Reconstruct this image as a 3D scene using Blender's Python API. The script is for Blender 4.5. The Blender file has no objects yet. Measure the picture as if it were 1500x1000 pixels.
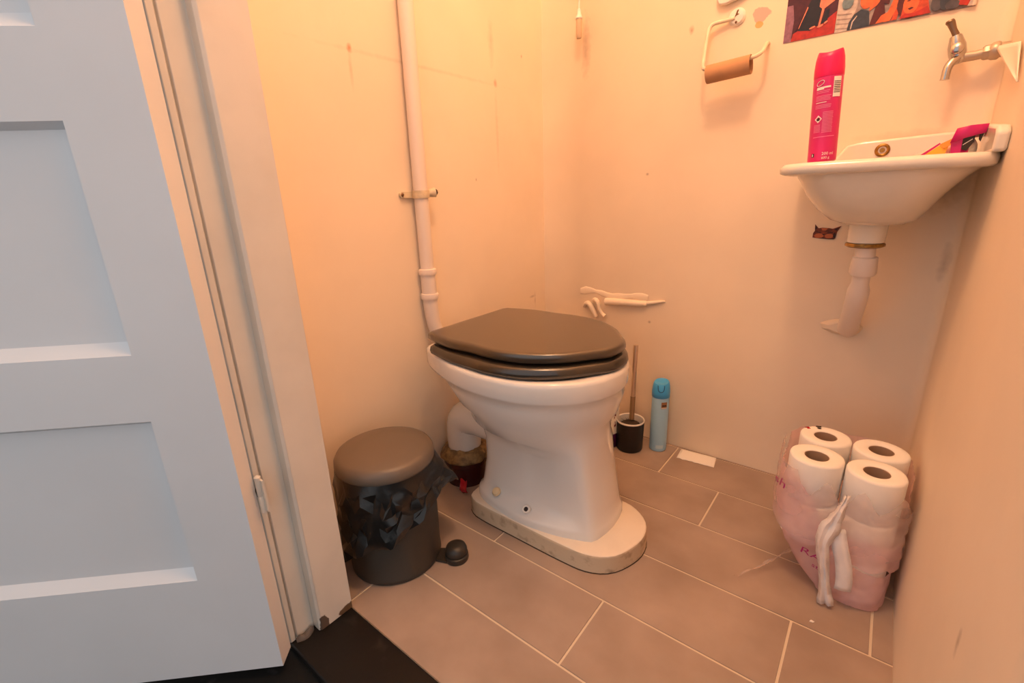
import bpy, math, random
from mathutils import Vector, Matrix, noise
random.seed(7)
SC = bpy.context.scene
COL = SC.collection
PI = math.pi
def R(d): return math.radians(d)

# ------------------------------------------------------------------ materials
def srgb(r, g, b):
    f = lambda c: (c/255/12.92 if c/255 <= .04045 else ((c/255+.055)/1.055)**2.4)
    return (f(r), f(g), f(b))
def mat(name, col, rough=.5, metal=0, var=.0, vscale=8, bump=0, bscale=30, spec=.5, coat=0, detail=4,
        col2=None, alpha=None, trans=0, sub=0, spots=(), bdist=.002, varlo=.4, varhi=.6):
    m = bpy.data.materials.new(name); m.use_nodes = True
    nt = m.node_tree; N = nt.nodes; L = nt.links
    b = N['Principled BSDF']
    b.inputs['Base Color'].default_value = (*col, 1)
    b.inputs['Roughness'].default_value = rough
    b.inputs['Metallic'].default_value = metal
    b.inputs['Specular IOR Level'].default_value = spec
    b.inputs['Coat Weight'].default_value = coat
    b.inputs['Transmission Weight'].default_value = trans
    if sub:
        b.inputs['Subsurface Weight'].default_value = sub
        b.inputs['Subsurface Radius'].default_value = (.01, .008, .006)
    if alpha is not None: b.inputs['Alpha'].default_value = alpha
    geo = N.new('ShaderNodeNewGeometry')
    cur = None
    if var or col2 is not None:
        n = N.new('ShaderNodeTexNoise'); n.inputs['Scale'].default_value = vscale; n.inputs['Detail'].default_value = detail
        L.new(geo.outputs['Position'], n.inputs['Vector'])
        mr = N.new('ShaderNodeMapRange'); mr.inputs['From Min'].default_value = varlo; mr.inputs['From Max'].default_value = varhi
        L.new(n.outputs['Fac'], mr.inputs['Value'])
        mx = N.new('ShaderNodeMix'); mx.data_type = 'RGBA'
        c2 = col2 if col2 is not None else tuple(c*(1-var) for c in col)
        mx.inputs[6].default_value = (*col, 1); mx.inputs[7].default_value = (*c2, 1)
        L.new(mr.outputs['Result'], mx.inputs[0]); cur = mx.outputs[2]
    for (p, s, c, k, sharp) in spots:     # stains and painted shade, each with its own place on the surface
        sub_ = N.new('ShaderNodeVectorMath'); sub_.operation = 'SUBTRACT'; sub_.inputs[1].default_value = p
        L.new(geo.outputs['Position'], sub_.inputs[0])
        dv = N.new('ShaderNodeVectorMath'); dv.operation = 'DIVIDE'; dv.inputs[1].default_value = s
        L.new(sub_.outputs[0], dv.inputs[0])
        ln = N.new('ShaderNodeVectorMath'); ln.operation = 'LENGTH'; L.new(dv.outputs[0], ln.inputs[0])
        nz = N.new('ShaderNodeTexNoise'); nz.inputs['Scale'].default_value = 60; L.new(geo.outputs['Position'], nz.inputs['Vector'])
        ad = N.new('ShaderNodeMath'); ad.operation = 'ADD'; L.new(ln.outputs['Value'], ad.inputs[0]); L.new(nz.outputs['Fac'], ad.inputs[1])
        mr = N.new('ShaderNodeMapRange'); mr.inputs['From Min'].default_value = 1.5; mr.inputs['From Max'].default_value = 1.4 if sharp else .5
        mr.inputs['To Max'].default_value = k
        L.new(ad.outputs[0], mr.inputs['Value'])
        mx = N.new('ShaderNodeMix'); mx.data_type = 'RGBA'
        mx.inputs[7].default_value = (*c, 1)
        if cur is None: mx.inputs[6].default_value = (*col, 1)
        else: L.new(cur, mx.inputs[6])
        L.new(mr.outputs['Result'], mx.inputs[0]); cur = mx.outputs[2]
    if cur is not None: L.new(cur, b.inputs['Base Color'])
    if bump:
        n = N.new('ShaderNodeTexNoise'); n.inputs['Scale'].default_value = bscale; n.inputs['Detail'].default_value = 5
        L.new(geo.outputs['Position'], n.inputs['Vector'])
        bp = N.new('ShaderNodeBump'); bp.inputs['Strength'].default_value = bump; bp.inputs['Distance'].default_value = bdist
        L.new(n.outputs['Fac'], bp.inputs['Height']); L.new(bp.outputs['Normal'], b.inputs['Normal'])
    return m
def film(name, col, transp, rough=.25, bump=.4, bscale=40, milky=.5):
    """thin translucent plastic: part see-through, part milky sheet with a gloss"""
    m = bpy.data.materials.new(name); m.use_nodes = True
    nt = m.node_tree; N = nt.nodes; L = nt.links
    out = N['Material Output']; b = N['Principled BSDF']
    b.inputs['Base Color'].default_value = (*col, 1); b.inputs['Roughness'].default_value = rough
    tl = N.new('ShaderNodeBsdfTranslucent'); tl.inputs['Color'].default_value = (*col, 1)
    tr = N.new('ShaderNodeBsdfTransparent'); tr.inputs['Color'].default_value = (1-(1-col[0])*.35, 1-(1-col[1])*.35, 1-(1-col[2])*.35, 1)
    m1 = N.new('ShaderNodeMixShader'); m1.inputs[0].default_value = milky
    L.new(b.outputs[0], m1.inputs[1]); L.new(tl.outputs[0], m1.inputs[2])
    m2 = N.new('ShaderNodeMixShader')
    geo = N.new('ShaderNodeNewGeometry')
    n = N.new('ShaderNodeTexNoise'); n.inputs['Scale'].default_value = 14; L.new(geo.outputs['Position'], n.inputs['Vector'])
    mr = N.new('ShaderNodeMapRange'); mr.inputs['From Min'].default_value = .35; mr.inputs['From Max'].default_value = .65
    mr.inputs['To Min'].default_value = max(0, transp-.12); mr.inputs['To Max'].default_value = min(1, transp+.12)
    L.new(n.outputs['Fac'], mr.inputs['Value']); L.new(mr.outputs['Result'], m2.inputs[0])
    L.new(m1.outputs[0], m2.inputs[1]); L.new(tr.outputs[0], m2.inputs[2]); L.new(m2.outputs[0], out.inputs['Surface'])
    n2 = N.new('ShaderNodeTexNoise'); n2.inputs['Scale'].default_value = bscale; L.new(geo.outputs['Position'], n2.inputs['Vector'])
    bp = N.new('ShaderNodeBump'); bp.inputs['Strength'].default_value = bump; bp.inputs['Distance'].default_value = .004
    L.new(n2.outputs['Fac'], bp.inputs['Height']); L.new(bp.outputs['Normal'], b.inputs['Normal'])
    return m

WALL = (.87, .725, .565)
rust = srgb(190, 95, 25); grime_shade = srgb(120, 90, 60)
M = {}
M['wall_l'] = mat('cream wall paint left', WALL, .55, var=.05, vscale=4, bump=.25, bscale=14, bdist=.004, spots=[
    ((-.15, -.701, 1.098), (.05, .008, .010), rust, .8, 0), ((-.15, -.703, 1.06), (.05, .006, .05), rust, .22, 0),
    ((-.15, -.228, 1.10), (.05, .010, .012), rust, .45, 0), ((-.15, -.228, .98), (.05, .008, .13), rust, .16, 0),
    ((-.15, -.24, 1.20), (.05, .014, .07), grime_shade, .22, 0), ((-.15, -.5, 1.095), (.05, .36, .006), grime_shade, .16, 0),
    ((-.15, -.10, 1.19), (.05, .004, .006), grime_shade, .7, 0), ((-.15, -.07, .455), (.05, .022, .006), grime_shade, .4, 0),
    ((-.15, -.055, .44), (.05, .004, .035), grime_shade, .35, 0), ((-.15, -.33, .84), (.05, .003, .006), grime_shade, .6, 0)])
M['wall_b'] = mat('cream wall paint back', WALL, .55, var=.05, vscale=4, bump=.25, bscale=14, bdist=.004, spots=[
    ((.32, 0, 1.179), (.008, .05, .012), grime_shade, .75, 0), ((.22, 0, .839), (.005, .05, .005), grime_shade, .6, 0),
    ((.481, 0, 1.178), (.019, .05, .017), srgb(196, 165, 160), .85, 1), ((.478, 0, 1.157), (.009, .05, .007), srgb(222, 170, 105), .9, 1),
    ((.012, 0, 1.20), (.02, .05, .09), grime_shade, .4, 0), ((.80, 0, .885), (.12, .05, .012), grime_shade, .22, 0),  # tall patch behind the pull cord: its shadow, put into the wall colour
    ((.87, 0, .78), (.05, .05, .06), srgb(150, 115, 40), .5, 0), ((.90, 0, .62), (.012, .05, .05), grime_shade, .35, 0),
    ((.83, 0, .955), (.05, .05, .10), grime_shade, .10, 0), ((.25, 0, .40), (.006, .05, .006), grime_shade, .6, 0)])
M['wall'] = mat('cream wall paint', WALL, .55, var=.05, vscale=4, bump=.25, bscale=14, bdist=.004, spots=[
    ((.917, -.80, .33), (.05, .008, .02), grime_shade, .5, 0)])
M['ceil'] = mat('ceiling paint', (.90, .86, .80), .7)
M['frame'] = mat('off white gloss frame paint', (.74, .68, .60), .4, var=.06, vscale=10, bump=.12, bscale=20, spots=[
    ((.05, -1.0, .0), (.06, .035, .022), srgb(96, 66, 34), .95, 1), ((.05, -1.06, .012), (.03, .010, .022), srgb(70, 45, 25), .9, 1)])
M['gap'] = mat('dark joint', (.05, .04, .035), .8)
M['door'] = mat('cool white door paint', (.77, .768, .785), .38, var=.03, vscale=5, bump=.08, bscale=25)
M['tile'] = mat('taupe floor tile', srgb(172, 153, 140), .45, col2=srgb(150, 131, 118), vscale=7, bump=.12, bscale=60, detail=8, varlo=.3, varhi=.7)
M['grout'] = mat('pale grout', srgb(214, 200, 180), .8)
M['black_wood'] = mat('black painted wood', (.008, .006, .005), .5, spec=.25, col2=(.028, .024, .02), vscale=22, varlo=.58, varhi=.85, bump=.2, bscale=40)
M['hall_floor'] = mat('black hall floor', (.006, .006, .006), .6, spec=.2, col2=(.03, .028, .028), vscale=30, varlo=.6, varhi=.75)
M['ceramic'] = mat('white glazed ceramic', (.755, .725, .69), .12, spec=.5, coat=.3)
M['ceramic_old'] = mat('aged white ceramic', (.82, .755, .665), .15, var=.05, vscale=9, coat=.3)
M['black_seat'] = mat('satin black seat', (.034, .024, .015), .24, spec=.9)
M['black_lid'] = mat('satin dark lid', (.055, .037, .021), .28, spec=.9, coat=.5)
M['black_seat_worn'] = mat('worn edge', (.20, .15, .10), .5)
M['plinth_top'] = mat('cream painted concrete', (.80, .70, .58), .6, var=.05, vscale=15, bump=.25, bscale=50)
M['plinth_side'] = mat('scuffed concrete', srgb(196, 176, 150), .8, col2=srgb(140, 118, 95), vscale=40, varlo=.55, varhi=.8, bump=.4, bscale=70)
M['base_line'] = mat('dark brown line', (.05, .03, .02), .9)
M['pipe'] = mat('white pipe paint', (.80, .70, .64), .35, bump=.1, bscale=20)
M['oldpaint'] = mat('yellowed paint', (.76, .63, .44), .45, var=.25, vscale=40)
M['holder_paint'] = mat('cream painted wire', (.80, .68, .52), .45, var=.12, vscale=40)
M['rustm'] = mat('rusty metal', (.18, .08, .03), .7, var=.5, vscale=90)
M['drain'] = mat('dark red drain', (.05, .008, .008), .25)
M['red'] = mat('red plastic scrap', (.45, .01, .02), .25)
M['mortar'] = mat('brown sealing mortar', (.32, .19, .07), .6, var=.5, vscale=60, bump=1, bscale=80, bdist=.004)
M['bin'] = mat('grey brown bin plastic', (.044, .036, .028), .45)
M['bin_lid'] = mat('taupe bin lid', (.145, .115, .09), .4)
M['bag'] = mat('black bag film', (.008, .008, .008), .30, spec=.6, bump=.3, bscale=38, bdist=.004)
M['pedal'] = mat('dark rubber', (.03, .024, .018), .42)
M['brush_black'] = mat('matt black holder', (.006, .006, .007), .45)
M['white_pl'] = mat('white plastic', (.80, .76, .70), .35)
M['bronze'] = mat('brushed handle', (.70, .55, .42), .28, metal=.9)
M['bronze_dark'] = mat('dark handle', (.42, .29, .17), .32, metal=.8)
M['bristle'] = mat('dark bristles', (.04, .025, .015), .9)
M['blue'] = mat('pale blue can', srgb(160, 205, 235), .35)
M['blue_cap'] = mat('blue cap', srgb(70, 168, 232), .3)
M['blue_line'] = mat('deep blue line', srgb(15, 75, 130), .4)
M['tan'] = mat('tan print', srgb(150, 105, 70), .5)
M['dk'] = mat('dark print', (.03, .02, .02), .5)
M['white_print'] = mat('white print', (.85, .82, .80), .5)
M['purple'] = mat('purple plastic', srgb(70, 25, 80), .35)
M['maroon'] = mat('maroon print', srgb(110, 25, 40), .45)
M['paper'] = mat('white tissue paper', (.88, .83, .77), .9, bump=.2, bscale=90, sub=.0)
M['core'] = mat('cardboard core', srgb(170, 140, 115), .85)
M['cardboard'] = mat('brown cardboard', srgb(188, 142, 104), .8, var=.1, vscale=25)
M['pinkfilm'] = film('pink wrapper film', (.96, .72, .73), .36)
M['clearfilm'] = film('clear wrapper film', (.95, .84, .82), .66, .14)
M['strip'] = film('white wrapper strip', (.97, .92, .91), .06, rough=.2, bump=.5, bscale=70, milky=.2)
M['magenta'] = mat('magenta print', srgb(165, 35, 115), .5)
M['pink_can'] = mat('pink can', srgb(205, 32, 112), .3)
M['pink_light'] = mat('pale pink print', srgb(230, 125, 170), .4)
M['pink_cap'] = mat('hot pink cap', srgb(228, 6, 98), .35)
M['pink_pack'] = mat('magenta packet', srgb(195, 25, 115), .3)
M['yellow'] = mat('yellow print', srgb(245, 185, 40), .35)
M['orange'] = mat('orange print', srgb(248, 150, 40), .35)
M['palepink'] = mat('pale pink packet', srgb(245, 195, 185), .4)
M['chrome'] = mat('worn chrome', (.48, .47, .46), .2, metal=1)
M['chrome_dull'] = mat('scaled metal', (.46, .39, .31), .4, metal=.6)
M['brass'] = mat('stained brass', (.40, .22, .05), .4, metal=.6, var=.5, vscale=80)
M['cat'] = mat('ginger cat print', srgb(140, 62, 26), .55, col2=srgb(95, 40, 16), vscale=90)
M['cat_dk'] = mat('dark cat print', srgb(52, 20, 8), .55)
M['cat_lt'] = mat('light cat print', srgb(186, 100, 56), .55)
def pm(n, r, g, b): M[n] = mat('photo print '+n, srgb(r, g, b), .35, var=.35, vscale=110, varlo=.35, varhi=.7)
pm('p_maroon', 78, 28, 34); pm('p_mauve', 150, 105, 125); pm('p_red', 185, 48, 28); pm('p_black', 38, 30, 34); pm('p_skin', 228, 140, 110)
pm('p_grey', 168, 150, 145); pm('p_lgrey', 205, 192, 185); pm('p_slate', 62, 66, 78); pm('p_orange', 226, 110, 55); pm('p_hair', 90, 30, 16)
pm('p_ora2', 205, 78, 34); pm('p_dgrey', 88, 82, 88); pm('p_teal', 120, 140, 150); pm('p_white', 235, 215, 195)

# ------------------------------------------------------------------ mesh building
class G:
    def __init__(s): s.v = []; s.f = []; s.m = []; s.sm = []
    def add(s, vs, fs, m=0, sm=True):
        o = len(s.v); s.v += [tuple(p) for p in vs]
        for f in fs: s.f.append([i+o for i in f]); s.m.append(m); s.sm.append(sm)
        return o
    def box(s, a, b, m=0):
        x0, y0, z0 = a; x1, y1, z1 = b
        s.add([(x0, y0, z0), (x1, y0, z0), (x1, y1, z0), (x0, y1, z0), (x0, y0, z1), (x1, y0, z1), (x1, y1, z1), (x0, y1, z1)],
              [(3, 2, 1, 0), (4, 5, 6, 7), (0, 1, 5, 4), (1, 2, 6, 5), (2, 3, 7, 6), (3, 0, 4, 7)], m, False)
        return s
    def rings(s, rr, m=0, cap0=True, cap1=True, closed=True, sm=True, mats=None):
        n = len(rr[0]); vs = [p for r in rr for p in r]; o = len(s.v)
        s.v += [tuple(p) for p in vs]
        for i in range(len(rr)-1):
            mi = mats[i] if mats else m
            for j in range(n if closed else n-1):
                k = (j+1) % n
                s.f.append([o+i*n+j, o+i*n+k, o+(i+1)*n+k, o+(i+1)*n+j]); s.m.append(mi); s.sm.append(sm)
        if closed and cap0: s.f.append([o+j for j in range(n)][::-1]); s.m.append(mats[0] if mats else m); s.sm.append(False)
        if closed and cap1: s.f.append([o+(len(rr)-1)*n+j for j in range(n)]); s.m.append(mats[-1] if mats else m); s.sm.append(False)
        return s
    def lathe(s, prof, c, axis=(0, 0, 1), seg=40, m=0, mats=None, cap0=True, cap1=True, ell=1.0):
        """profile of (radius, height) about an axis through c"""
        az = Vector(axis).normalized()
        ax = Vector((1, 0, 0)) if abs(az.z) > .9 else Vector((0, 0, 1))
        ax = (ax - az*ax.dot(az)).normalized(); ay = az.cross(ax)
        rr = []
        for (r, h) in prof:
            r = max(r, 1e-5)
            rr.append([Vector(c)+az*h+ax*(r*math.cos(2*PI*k/seg))+ay*(r*ell*math.sin(2*PI*k/seg)) for k in range(seg)])
        return s.rings(rr, m, cap0, cap1, mats=mats)
    def tube(s, path, rad, seg=16, m=0, smooth=0, cap=True):
        P = [Vector(p) for p in path]
        if not hasattr(rad, '__len__'): rad = [rad]*len(P)
        rad = list(rad)
        for _ in range(smooth):
            Q = [P[0]]; q = [rad[0]]
            for i in range(len(P)-1):
                Q += [P[i]*.75+P[i+1]*.25, P[i]*.25+P[i+1]*.75]; q += [rad[i]*.75+rad[i+1]*.25, rad[i]*.25+rad[i+1]*.75]
            Q.append(P[-1]); q.append(rad[-1]); P, rad = Q, q
        rr = []; up = None
        for i, p in enumerate(P):
            t = (P[min(i+1, len(P)-1)]-P[max(i-1, 0)])
            if t.length < 1e-9: t = Vector((0, 0, 1))
            t.normalize()
            if up is None: up = Vector((0, 0, 1)) if abs(t.z) < .9 else Vector((1, 0, 0))
            a = (up-t*up.dot(t)).normalized(); up = a; b = t.cross(a)
            rr.append([p+a*(rad[i]*math.cos(2*PI*k/seg))+b*(rad[i]*math.sin(2*PI*k/seg)) for k in range(seg)])
        return s.rings(rr, m, cap, cap)
    def prism(s, pts, n, m=0, sm=False):
        """polygon pts pushed along n"""
        n = Vector(n); k = len(pts)
        vs = [Vector(p) for p in pts]+[Vector(p)+n for p in pts]
        s.add(vs, [list(range(k))[::-1], [k+i for i in range(k)]]+[[i, (i+1) % k, k+(i+1) % k, k+i] for i in range(k)], m, sm)
        return s
    def sheet(s, grid, m=0, sm=True):
        nr = len(grid); nc = len(grid[0])
        s.add([p for r in grid for p in r], [[i*nc+j, i*nc+j+1, (i+1)*nc+j+1, (i+1)*nc+j] for i in range(nr-1) for j in range(nc-1)], m, sm)
        return s
    def build(s, name, mats, parent=None, org=None, bevel=0, bseg=2, sharp=38, solid=0, subd=0, flip=False):
        if not isinstance(mats, (list, tuple)): mats = [mats]
        if org is None: org = tuple(parent_world(parent)) if parent else (0, 0, 0)
        me = bpy.data.meshes.new(name)
        me.from_pydata([(p[0]-org[0], p[1]-org[1], p[2]-org[2]) for p in s.v], [], s.f)
        for m in mats: me.materials.append(M[m] if isinstance(m, str) else m)
        me.polygons.foreach_set('material_index', s.m)
        me.polygons.foreach_set('use_smooth', s.sm)
        me.update(); me.validate()
        import bmesh
        bm = bmesh.new(); bm.from_mesh(me)
        bmesh.ops.remove_doubles(bm, verts=bm.verts, dist=2e-5)
        bmesh.ops.recalc_face_normals(bm, faces=bm.faces)
        bm.to_mesh(me); bm.free()
        me.set_sharp_from_angle(angle=R(sharp))
        o = bpy.data.objects.new(name, me); COL.objects.link(o)
        if parent: o.parent = parent
        else: o.location = org
        if parent:
            pw = parent_world(parent); o.location = (org[0]-pw[0], org[1]-pw[1], org[2]-pw[2])
        if solid:
            k = o.modifiers.new('thick', 'SOLIDIFY'); k.thickness = solid; k.offset = 0
        if bevel:
            k = o.modifiers.new('bevel', 'BEVEL'); k.width = bevel; k.segments = bseg; k.limit_method = 'ANGLE'; k.angle_limit = R(35); k.harden_normals = False
        if subd:
            k = o.modifiers.new('sub', 'SUBSURF'); k.levels = subd; k.render_levels = subd
        return o
def parent_world(o):
    v = Vector(o.location)
    while o.parent: o = o.parent; v += Vector(o.location)
    return v
def tag(o, label, cat, group=None, kind=None):
    o['label'] = label; o['category'] = cat
    if group: o['group'] = group
    if kind: o['kind'] = kind
    return o
def thing(name, loc, label, cat, group=None):
    o = bpy.data.objects.new(name, None); COL.objects.link(o); o.location = loc; o.empty_display_size = .05
    return tag(o, label, cat, group)
def struct(o): o['kind'] = 'structure'; return o
def copy_tree(o):
    r = o.copy(); COL.objects.link(r)
    for ch in list(o.children):
        c = ch.copy(); COL.objects.link(c); c.parent = r
        for g in ch.children:
            d = g.copy(); COL.objects.link(d); d.parent = c
    return r
def text_geo(txt, size):
    """letters as flat outlines: verts (u, v) and faces"""
    cu = bpy.data.curves.new('lettering', 'FONT'); cu.body = txt; cu.size = size; cu.resolution_u = 3
    ob = bpy.data.objects.new('lettering', cu); COL.objects.link(ob)
    dg = bpy.context.evaluated_depsgraph_get(); me = ob.evaluated_get(dg).to_mesh()
    vs = [(v.co.x, v.co.y) for v in me.vertices]; fs = [list(p.vertices) for p in me.polygons]
    ob.evaluated_get(dg).to_mesh_clear(); bpy.data.objects.remove(ob); bpy.data.curves.remove(cu)
    return vs, fs
def catmull(pts, n):
    """n points evenly spread along a smooth open line through pts"""
    P = [Vector(p) for p in pts]; out = []
    for i in range(len(P)-1):
        p0 = P[max(i-1, 0)]; p1 = P[i]; p2 = P[i+1]; p3 = P[min(i+2, len(P)-1)]
        for k in range(12):
            t = k/12
            out.append(.5*((2*p1)+(p2-p0)*t+(2*p0-5*p1+4*p2-p3)*t*t+(3*p1-p0-3*p2+p3)*t**3))
    out.append(P[-1])
    d = [0]
    for a, b in zip(out, out[1:]): d.append(d[-1]+(b-a).length)
    res = []; j = 0
    for k in range(n):
        s = d[-1]*k/(n-1)
        while j < len(d)-2 and d[j+1] < s: j += 1
        t = (s-d[j])/max(d[j+1]-d[j], 1e-9); res.append(out[j].lerp(out[j+1], min(max(t, 0), 1)))
    return res

# ------------------------------------------------------------------ the room
XL, XR, YD, ZC = -.15, .917, -1.0, 2.5
g = G(); g.box((XL-.1, YD-.12, -.1), (XL, .1, ZC)); struct(g.build('wall_left', 'wall_l'))
g = G()
# back wall: a strip by the left corner sits a few millimetres back; the right corner is rounded off with plaster
st = [(XL, .007), (-.004, .007), (.002, 0)] + [(XR-.022, 0)]
for k in range(1, 7):
    a = R(90*k/6); st.append((XR-.022+.022*math.sin(a), -.022+.022*math.cos(a)))
st += [(XR, -.024), (XR+.1, -.024), (XR+.1, .1), (XL, .1)]
g.prism([(x, y, -.1) for x, y in st], (0, 0, ZC+.1)); struct(g.build('wall_back', 'wall_b', sharp=50))
g = G(); g.box((XR, YD, -.1), (XR+.1, -.02, ZC)); struct(g.build('wall_right', 'wall'))
g = G(); g.box((XL-.1, YD-.10, -.1), (.022, YD, ZC)); g.box((-1.2, YD-.10, -.1), (XL-.1, YD-.03, ZC)); g.box((.025, YD-.1, 2.05), (.90, YD, ZC)); g.box((.90, YD-.1, -.1), (1.8, YD, ZC))
struct(g.build('wall_front', 'wall'))
g = G(); g.box((XL-.1, YD-.12, ZC), (XR+.1, .1, ZC+.1)); struct(g.build('ceiling', 'ceil'))
# tiled floor: long tiles in courses parallel to the back wall, each course shifted
g = G(); g.box((XL, YD, -.06), (XR, .02, -.0018), 1)
yk = [.15, -.0071, -.1761, -.3451, -.5141, -.6831, -.8521, -1.0211]
off = [.2, .372, .541, .285, .165, .457, .037]
for i in range(7):
    y1, y0 = yk[i], max(yk[i+1], YD)
    y1 = min(y1, .012)
    x = off[i]-1.2
    while x < XR:
        a, b = max(x+.0017, XL), min(x+.6-.0017, XR)
        if b > a+.004:
            ya, yb = y0+(.0017 if y0 > YD else 0), y1-.0017
            e = .0008
            g.add([(a, ya, -.004), (b, ya, -.004), (b, yb, -.004), (a, yb, -.004), (a+e, ya+e, 0), (b-e, ya+e, 0), (b-e, yb-e, 0), (a+e, yb-e, 0)],
                  [(4, 5, 6, 7), (0, 1, 5, 4), (1, 2, 6, 5), (2, 3, 7, 6), (3, 0, 4, 7)], 0, False)
        x += .6
struct(g.build('floor', ['tile', 'grout']))
g = G(); g.box((-1.6, -3.2, -.08), (2.6, YD-.118, -.014)); struct(g.build('floor_hall', 'hall_floor'))
g = G(); g.box((.028, YD-.119, -.06), (.90, YD-.0005, .002)); struct(g.build('trim_1', 'black_wood', bevel=.003))
# left door frame: stop and rebate
g = G()
prof = [(.012, YD), (.056, YD), (.056, YD-.066), (.052, YD-.071), (.033, YD-.071), (.033, YD-.104), (.027, YD-.105), (.027, YD-.107), (.034, YD-.108), (.034, YD-.117), (.028, YD-.119), (-.03, YD-.119), (-.03, YD-.100), (.012, YD-.100)]
g.prism([(x, y, .003) for x, y in prof], (0, 0, 2.05))
struct(g.build('trim_2', 'frame', bevel=.0025))
# bare swollen foot of the frame
g = G()
rr = []
for k in range(7):
    t = k/6; rr.append([(.037+.010*math.sin(PI*t)*math.cos(a)*.8+.004, YD-.075-.035*t, .002+(.010+.004*math.sin(9*t))*max(math.sin(a), 0)) for a in [2*PI*q/10 for q in range(10)]])
g.rings(rr); struct(g.build('trim_3', mat('bare grey wood', (.16, .13, .11), .8, var=.4, vscale=60)))

# ------------------------------------------------------------------ the door, swung far out into the hall
A = R(136); DV = Vector((math.cos(A), -math.sin(A), 0)); DN = Vector((-DV.y, DV.x, 0)); D0 = Vector((.0695, -1.1495, 0))
if DN.dot(Vector((.793, -1.367, 0))-D0) < 0: DN = -DN
def dp(s_, z, n=0): return D0+DV*s_+DN*n+Vector((0, 0, z))
droot = bpy.data.objects.new('door_1', None); COL.objects.link(droot); droot.location = D0
struct(droot); droot['label'] = 'white panelled door swung out into the hall at the left'; droot['category'] = 'door'
g = G(); W, T = .83, .038
panels = [(.209, .496), (.597, .894), (.992, 1.36), (1.46, 1.86)]
sA, sB = .100, W-.10
zz = [.007]+[z for p in panels for z in p]+[2.03]
def q4(a, b, c, d, m=0): g.add([a, b, c, d], [(0, 1, 2, 3)], m, False)
for i in range(len(zz)-1):
    for (u0, u1) in ((0, sA), (sA, sB), (sB, W)):
        if not (i % 2 and u0 == sA): q4(dp(u0, zz[i]), dp(u1, zz[i]), dp(u1, zz[i+1]), dp(u0, zz[i+1]))
be, de = .016, -.013
for (a, b) in panels:
    o = [dp(sA, a), dp(sB, a), dp(sB, b), dp(sA, b)]
    h = [dp(sA+.006, a+.017, de), dp(sB-.006, a+.017, de), dp(sB-.006, b-.008, de), dp(sA+.006, b-.008, de)]
    for k in range(4): q4(o[k], o[(k+1) % 4], h[(k+1) % 4], h[k])
    q4(*h)
q4(dp(0, zz[0], -T), dp(W, zz[0], -T), dp(W, zz[-1], -T), dp(0, zz[-1], -T))
for (p, q) in ((0, 0), (W, W)): q4(dp(p, zz[0]), dp(p, zz[-1]), dp(p, zz[-1], -T), dp(p, zz[0], -T))
q4(dp(0, zz[0]), dp(W, zz[0]), dp(W, zz[0], -T), dp(0, zz[0], -T)); q4(dp(0, zz[-1]), dp(W, zz[-1]), dp(W, zz[-1], -T), dp(0, zz[-1], -T))
leaf = g.build('door_panel', 'door', droot, sharp=6)
for zc in (.338, 1.75):
    g = G(); c = dp(-.010, zc, -T+.004)
    g.lathe([(.001, -.036), (.005, -.034), (.0052, -.004), (.0046, -.003), (.0052, -.001), (.0052, .032), (.001, .035)], c, seg=14)
    g.box((c.x-.004, c.y+.001, zc-.030), (c.x+.012, c.y+.004, zc+.028))
    g.build('hinge', 'frame', droot)
    g = G(); g.tube([(.0375, -1.1175, zc+.020), (.040, -1.1185, zc+.008), (.036, -1.1185, zc-.002), (.041, -1.1185, zc-.010)], .0014, 6); g.build('paint_crack', 'gap', droot)

# ------------------------------------------------------------------ toilet
YC = -.52
pl = []
def outline_plinth(o):
    pts = [(.03-o, -.445), (.032-o, -.60), (.05, -.632-o), (.09, -.642-o), (.20, -.643-o), (.33, -.643-o), (.395, -.636-o), (.44, -.607-o*.7), (.463+o, -.555), (.468+o, -.51), (.455+o, -.467), (.42, -.434+o), (.37, -.419+o), (.2, -.418+o), (.06, -.42+o), (.035-o, -.43)]
    return pts
def ring_from(pts, z, n=72):
    c = catmull([(x, y, 0) for x, y in pts]+[(pts[0][0], pts[0][1], 0)], n+1)[:-1]
    return [(p.x, p.y, z) for p in c]
g = G(); g.rings([ring_from(outline_plinth(.002), .0), ring_from(outline_plinth(.001), .004), ring_from(outline_plinth(0), .038), ring_from(outline_plinth(-.001), .044), ring_from(outline_plinth(-.005), .0455)], mats=[0, 0, 0, 1])
pl = thing('toilet_plinth', (.25, -.53, 0), 'low cream painted concrete plinth with chipped edge under the toilet', 'plinth')
g.build('slab', ['plinth_side', 'plinth_top'], pl, sharp=60)
g = G(); g.rings([ring_from(outline_plinth(.0025), 0.0), ring_from(outline_plinth(.0018), .002), ring_from(outline_plinth(.0003), .004)], cap1=False); g.build('base_edge', 'base_line', pl)  # thin dark brown band along the foot of the plinth

to = thing('toilet', (.2, YC, .0455), 'white pedestal toilet with closed black lid standing on the cream plinth', 'toilet')
NH = 33
def sec(z, half, sc=1, dx=0):
    hp = catmull([(x, w, 0) for x, w in half], NH)
    r = [(p.x+dx, YC+p.y*sc, z) for p in hp]+[(p.x+dx, YC-p.y*sc, z) for p in hp[-2:0:-1]]
    return r
foot = [(.03, 0), (.036, .065), (.07, .098), (.13, .114), (.213, .120), (.30, .108), (.372, .083), (.381, .078), (.387, .068), (.395, .03), (.397, 0)]
foot2 = [(.034, 0), (.04, .063), (.07, .094), (.13, .109), (.213, .115), (.30, .104), (.370, .080), (.379, .075), (.385, .065), (.393, .03), (.395, 0)]
anc = [(.046, 0), (.051, .06), (.075, .082), (.13, .094), (.21, .096), (.30, .090), (.364, .079), (.374, .074), (.380, .063), (.388, .03), (.390, 0)]
col1 = [(.056, 0), (.06, .055), (.085, .074), (.14, .081), (.20, .083), (.216, .078), (.30, .081), (.352, .078), (.363, .073), (.369, .062), (.378, .03), (.380, 0)]
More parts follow.
